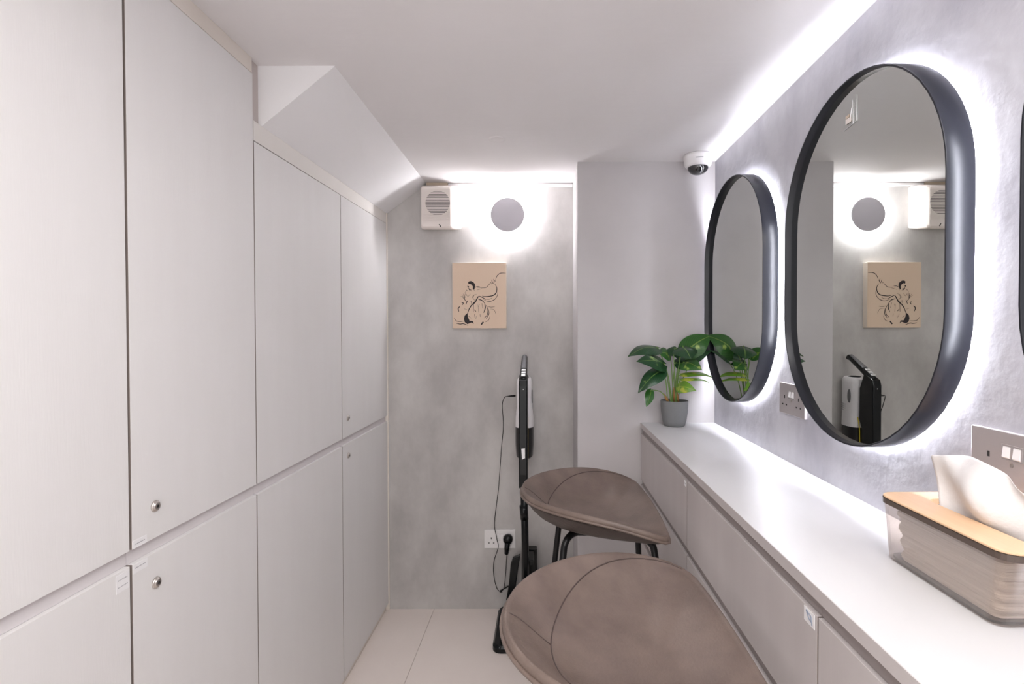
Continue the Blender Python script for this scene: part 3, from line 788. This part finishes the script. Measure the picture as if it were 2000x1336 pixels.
# stack of folded tissues: many slightly shifted sheets
bm = bmesh.new(); z = CT+.008
k = 0
while z < Zt-.014:
    f = (z-CT)/.096; dx = random.uniform(-.0004,.0004); h_ = .0028
    x0 = .568-.010*f+dx+.0006*(k % 3 == 0); y1_ = .812+.004*math.sin(k*.8); y0_ = .640-.02*f+.003*math.sin(k*1.1)
    loft(bm, [(rrect(x0,.672,y0_,y1_,.010,6),z),(rrect(x0+.0008,.671,y0_+.001,y1_-.001,.010,6),z+h_)])
    z += h_; k += 1
finish('tissue_stack', bm, M['stack'], tb, offset=tb.location)
# the sheet that stands out of the slot
bm = bmesh.new(); NU, NV = 26, 16; G = []
for i in range(NU+1):
    u = i/NU
    b = Vector((.604+.026*u+.004*math.sin(u*9), .775-.150*u, Zt-.004))
    tpx = 1.0
    top = Vector((.603+.034*u+.012*math.sin(u*5.2+.4), .812-.175*u, CT+.096+.078+.012*math.sin(u*3.0)-.062*max(0,u-.5)**1.3))
    row = []
    for j in range(NV+1):
        v = j/NV
        p = b.lerp(top, v)
        p.x += .016*math.sin(math.pi*v)*math.sin(u*7.0+.6+1.5*v)+.004*v*math.sin(u*17+2*v)-.010*math.sin(math.pi*v)
        p.y += .006*math.sin(u*11+v*4)*v
        row.append(bm.verts.new(p))
    G.append(row)
for i in range(NU):
    for j in range(NV): bm.faces.new((G[i][j],G[i+1][j],G[i+1][j+1],G[i][j+1]))
ts = finish('tissue', bm, M['tissue'], tb, smooth=True, offset=tb.location, sub=1)
md = ts.modifiers.new('sol', 'SOLIDIFY'); md.thickness = .0004

# ------------------------------------------------------------------ cordless vacuum on its dock
vc = thing('stick_vacuum', 'black and white cordless stick vacuum cleaner standing in the back corner', 'vacuum cleaner', (-.088, 2.22, 0))
VX = -.0895
def VO(bm, n, m, p=None, **k): return finish(n, bm, M[m], p or vc, offset=vc.location, **k)
def vprism(pts, w0, w1=None): 
    bm = bmesh.new(); add_prism(bm, pts, 'X', VX-w0, VX+(w1 or w0)); return bm
# spine: side outline in (Y, Z)
spine = [(2.150,1.075),(2.158,1.098),(2.172,1.105),(2.215,1.122),(2.232,1.085),(2.245,1.055),(2.248,.92),(2.232,.885),(2.226,.70),(2.205,.64),(2.156,.64),(2.150,.70)]
VO(vprism(spine, .0185), 'spine', 'vacblack', bevel=.005)
# handle rising towards the wall
bm = bmesh.new(); hp = catmull([(VX,2.175,1.095),(VX,2.235,1.130),(VX,2.300,1.165),(VX,2.345,1.186),(VX,2.352,1.176)],6)
NH = len(hp); rings = []
for i, p in enumerate(hp):
    f = i/(NH-1); w_ = .0165-.004*f; h_ = .016-.004*f*(f < .95)
    t_ = (hp[min(i+1,NH-1)]-hp[max(i-1,0)]).normalized(); up_ = Vector((0,-t_.z,t_.y))
    if i == NH-1: w_ *= .8; h_ *= .6
    rings.append([bm.verts.new(p+Vector((w_*math.cos(a),0,0))+up_*(h_*math.sin(a))) for a in [2*math.pi*k/16 for k in range(16)]])
for a, b in zip(rings, rings[1:]):
    for k in range(16): bm.faces.new((a[k],a[(k+1)%16],b[(k+1)%16],b[k]))
bm.faces.new(rings[0]); bm.faces.new(rings[-1][::-1])
hd = VO(bm, 'handle', 'vacblack', smooth=True)
bm = bmesh.new(); gs = [Vector((VX,p[0],p[1])) for p in ((2.232,1.1475),(2.27,1.167),(2.31,1.187),(2.338,1.200))]
rr_ = []
for i, p in enumerate(gs):
    w_ = .012-.001*i; rr_.append([bm.verts.new(p+Vector((-w_,0,-.003))), bm.verts.new(p+Vector((-w_*.6,0,0))), bm.verts.new(p+Vector((w_*.6,0,0))), bm.verts.new(p+Vector((w_,0,-.003)))])
for a, b in zip(rr_, rr_[1:]):
    for k in range(3): bm.faces.new((a[k],a[k+1],b[k+1],b[k]))
g_ = VO(bm, 'grip_inlay', 'vacgrey', hd)
md = g_.modifiers.new('sol', 'SOLIDIFY'); md.thickness = .004; md.offset = -1
for k in range(3):
    y_ = 2.180+.018*k; z_ = 1.116+.0095*k
    bm = bmesh.new(); add_prism(bm, [(y_-.005,z_-.002),(y_+.006,z_+.004),(y_+.005,z_+.008),(y_-.006,z_+.002)], 'X', VX-.009, VX+.009)
    VO(bm, 'button', 'silver', hd, bevel=.001)
# white motor body and dark bin
def stadium(cx, cy, rx, ry, n=28): return [(cx+rx*math.copysign(abs(math.cos(a))**.8,math.cos(a)), cy+ry*math.copysign(abs(math.sin(a))**.8,math.sin(a))) for a in [2*math.pi*i/n for i in range(n)]]
bm = bmesh.new()
loft(bm, [(stadium(VX,2.312,.0415,.058),.879),(stadium(VX,2.312,.0405,.057),.92),(stadium(VX,2.313,.036,.060),.965),(stadium(VX,2.314,.036,.062),1.07),(stadium(VX,2.316,.034,.060),1.088),(stadium(VX,2.318,.026,.050),1.099)])
VO(bm, 'motor_body', 'vacwhite', smooth=True).modifiers.new('es','EDGE_SPLIT').split_angle = math.radians(50)
bm = bmesh.new(); loft(bm, [(stadium(VX,2.308,.028,.046),.738),(stadium(VX,2.308,.0375,.055),.748),(stadium(VX,2.310,.041,.057),.80),(stadium(VX,2.311,.0415,.058),.8785)])
VO(bm, 'dust_bin', 'bin', smooth=True).modifiers.new('es','EDGE_SPLIT').split_angle = math.radians(50)
bm = bmesh.new(); loft(bm, [(stadium(VX,2.312,.020,.030,20),1.099),(stadium(VX,2.300,.018,.024,20),1.104)]); VO(bm, 'filter_cap', 'vacblack')
bm = bmesh.new(); add_tube(bm, [(VX+.0165,2.238,.70),(VX+.0165,2.244,.88),(VX+.0165,2.258,.925)], .0022, 8)
VO(bm, 'yellow_line', 'yellow')
# side badge and vents
bm = bmesh.new(); add_lathe(bm, [(.001,.0022),(.011,.0022),(.012,0)], (0,0,0), 'X', 24)
bmesh.ops.scale(bm, vec=(1,1,2.6), verts=bm.verts); bmesh.ops.translate(bm, vec=(VX+.0345,2.292,1.015), verts=bm.verts)
bd_ = VO(bm, 'side_badge', 'vacgrey')
bm = bmesh.new()
for a in range(4):
    for b in range(4): add_box(bm, (VX+.034,2.318+b*.009,.945+a*.009+b*.001), (VX+.0372,2.321+b*.009,.949+a*.009+b*.001))
VO(bm, 'vent_slots', 'print')
bm = bmesh.new(); add_prism(bm, [(VX-.0075,.812),(VX+.0075,.814),(VX+.0075,.772),(VX-.005,.766)], 'Y', 2.1485, 2.1495)
s_ = VO(bm, 'sticker', 'sticker'); s_['label'] = 'white paper label on the black spine'
bm = bmesh.new(); add_lathe(bm, [(.0017,0),(.0017,-.0006)], (VX+.001,2.1495,1.062), 'Y', 10); VO(bm, 'display', 'silver')
# pole, floor head
bm = bmesh.new(); add_tube(bm, [(VX+.0005,2.185,.66),(VX+.005,2.19,.46),(VX+.010,2.195,.10)], .0155, 18); VO(bm, 'pole', 'vacblack', smooth=True)
bm = bmesh.new(); add_tube(bm, [(VX-.0005,2.185,.56),(VX+.0035,2.188,.50)], .0175, 18); VO(bm, 'pole_collar', 'vacblack', smooth=True)
bm = bmesh.new(); loft(bm, [(rrect(-.185,.045,2.10,2.20,.02),.030),(rrect(-.185,.045,2.10,2.20,.02),.062),(rrect(-.17,.03,2.12,2.19,.02),.078)])
fh = VO(bm, 'floor_head', 'vacblack', bevel=.003)
bm = bmesh.new(); add_tube(bm, [(-.165,2.13,.066),(-.165,2.17,.072)], .014, 12); VO(bm, 'clear_window', 'vacgrey', fh)
bm = bmesh.new(); add_tube(bm, [(-.10,2.16,.07),(-.085,2.19,.11),(VX+.010,2.195,.14)], .022, 14); VO(bm, 'swivel_neck', 'vacblack', smooth=True)
# dock
dk = thing('vacuum_dock', 'glossy black charging dock on the floor under the vacuum cleaner', 'dock', (-.10, 2.22, 0))
bm = bmesh.new(); loft(bm, [(rrect(-.214,.055,2.055,2.375,.035),0),(rrect(-.214,.055,2.055,2.375,.035),.018),(rrect(-.206,.047,2.063,2.367,.032),.028)])
finish('base_plate', bm, M['vacblack'], dk, offset=dk.location, bevel=.002)
bm = bmesh.new(); loft(bm, [(rrect(-.105,-.035,2.315,2.355,.008),.027),(rrect(-.105,-.035,2.315,2.355,.008),.315)]); finish('back_post', bm, M['vacgrey'] if False else M['vacblack'], dk, offset=dk.location, bevel=.002)
bm = bmesh.new(); add_box(bm, (-.092,2.212,.285), (-.048,2.315,.310)); finish('pole_clip', bm, M['vacblack'], dk, offset=dk.location, bevel=.003)
bm = bmesh.new(); add_box(bm, (-.165,2.30,.027), (-.115,2.345,.06)); finish('tool_holder', bm, M['vacblack'], dk, offset=dk.location, bevel=.003)
cv2 = bmesh.new()
A_ = [at(*p, 2.30) for p in ((997,1105),(1001,1094),(1016,1087),(1012,1112),(1008,1140),(1004,1175),(988,1175),(990,1165),(994,1140))]
add_prism(cv2, [(p.x, p.z) for p in A_], 'Y', 2.305, 2.338)
tag(finish('crevice_nozzle', cv2, M['vacblack'], bevel=.004), 'flat black crevice nozzle standing upright left of the vacuum pole', 'nozzle')

# ------------------------------------------------------------------ charging cable
cb = thing('charging_cable', 'thin black charging cable hanging from the vacuum to the wall plug', 'cable', at(991,1057,2.37))
def CO(bm, n, m, **k): return finish(n, bm, M[m], cb, offset=cb.location, **k)
pts = [((1001,772),2.20),((991,774),2.21),((985,777),2.23),((981,792),2.26),((983,832),2.30),((979,880),2.33),((974,950),2.36),((966,1020),2.376),((970,1050),2.376),((973,1069),2.378),
       ((965,1095),2.385),((964,1120),2.388),((969,1145),2.388),((976,1155),2.385),((984,1149),2.384),((987,1125),2.386),((989,1100),2.38),((990,1082),2.372)]
bm = bmesh.new(); add_tube(bm, catmull([at(*p, y) for p, y in pts], 6), .0016, 8); CO(bm, 'cord', 'blackmetal', smooth=True)
bm = bmesh.new(); add_tube(bm, catmull([at(976,1158,2.383),at(983,1151,2.378),at(990,1146,2.380),at(993,1145,2.385),at(985,1150,2.385),at(977,1154,2.380),at(981,1157,2.378)],5), .0024, 8); CO(bm, 'cable_knot', 'blackmetal', smooth=True)
bm = bmesh.new(); c0 = at(1006,773,2.195); c1 = at(993,774,2.21); add_tube(bm, [c0, c0.lerp(c1,.4), c1], [.0045,.004,.002], 10); CO(bm, 'connector', 'blackmetal')
bm = bmesh.new(); pc_ = at(992,1054,2.37)
add_lathe(bm, [(.021,.0155),(.023,.010),(.0215,-.006),(.015,-.014),(.002,-.016)], (pc_.x, 2.37, pc_.z), 'Y', 28)
CO(bm, 'plug', 'vacblack', smooth=True)
bm = bmesh.new(); a0 = at(991,1060,2.36); a1 = at(989,1082,2.365)
add_tube(bm, [a0, a0.lerp(a1,.5), a1], [.013,.012,.009], 12); CO(bm, 'plug_grip', 'vacblack', smooth=True)
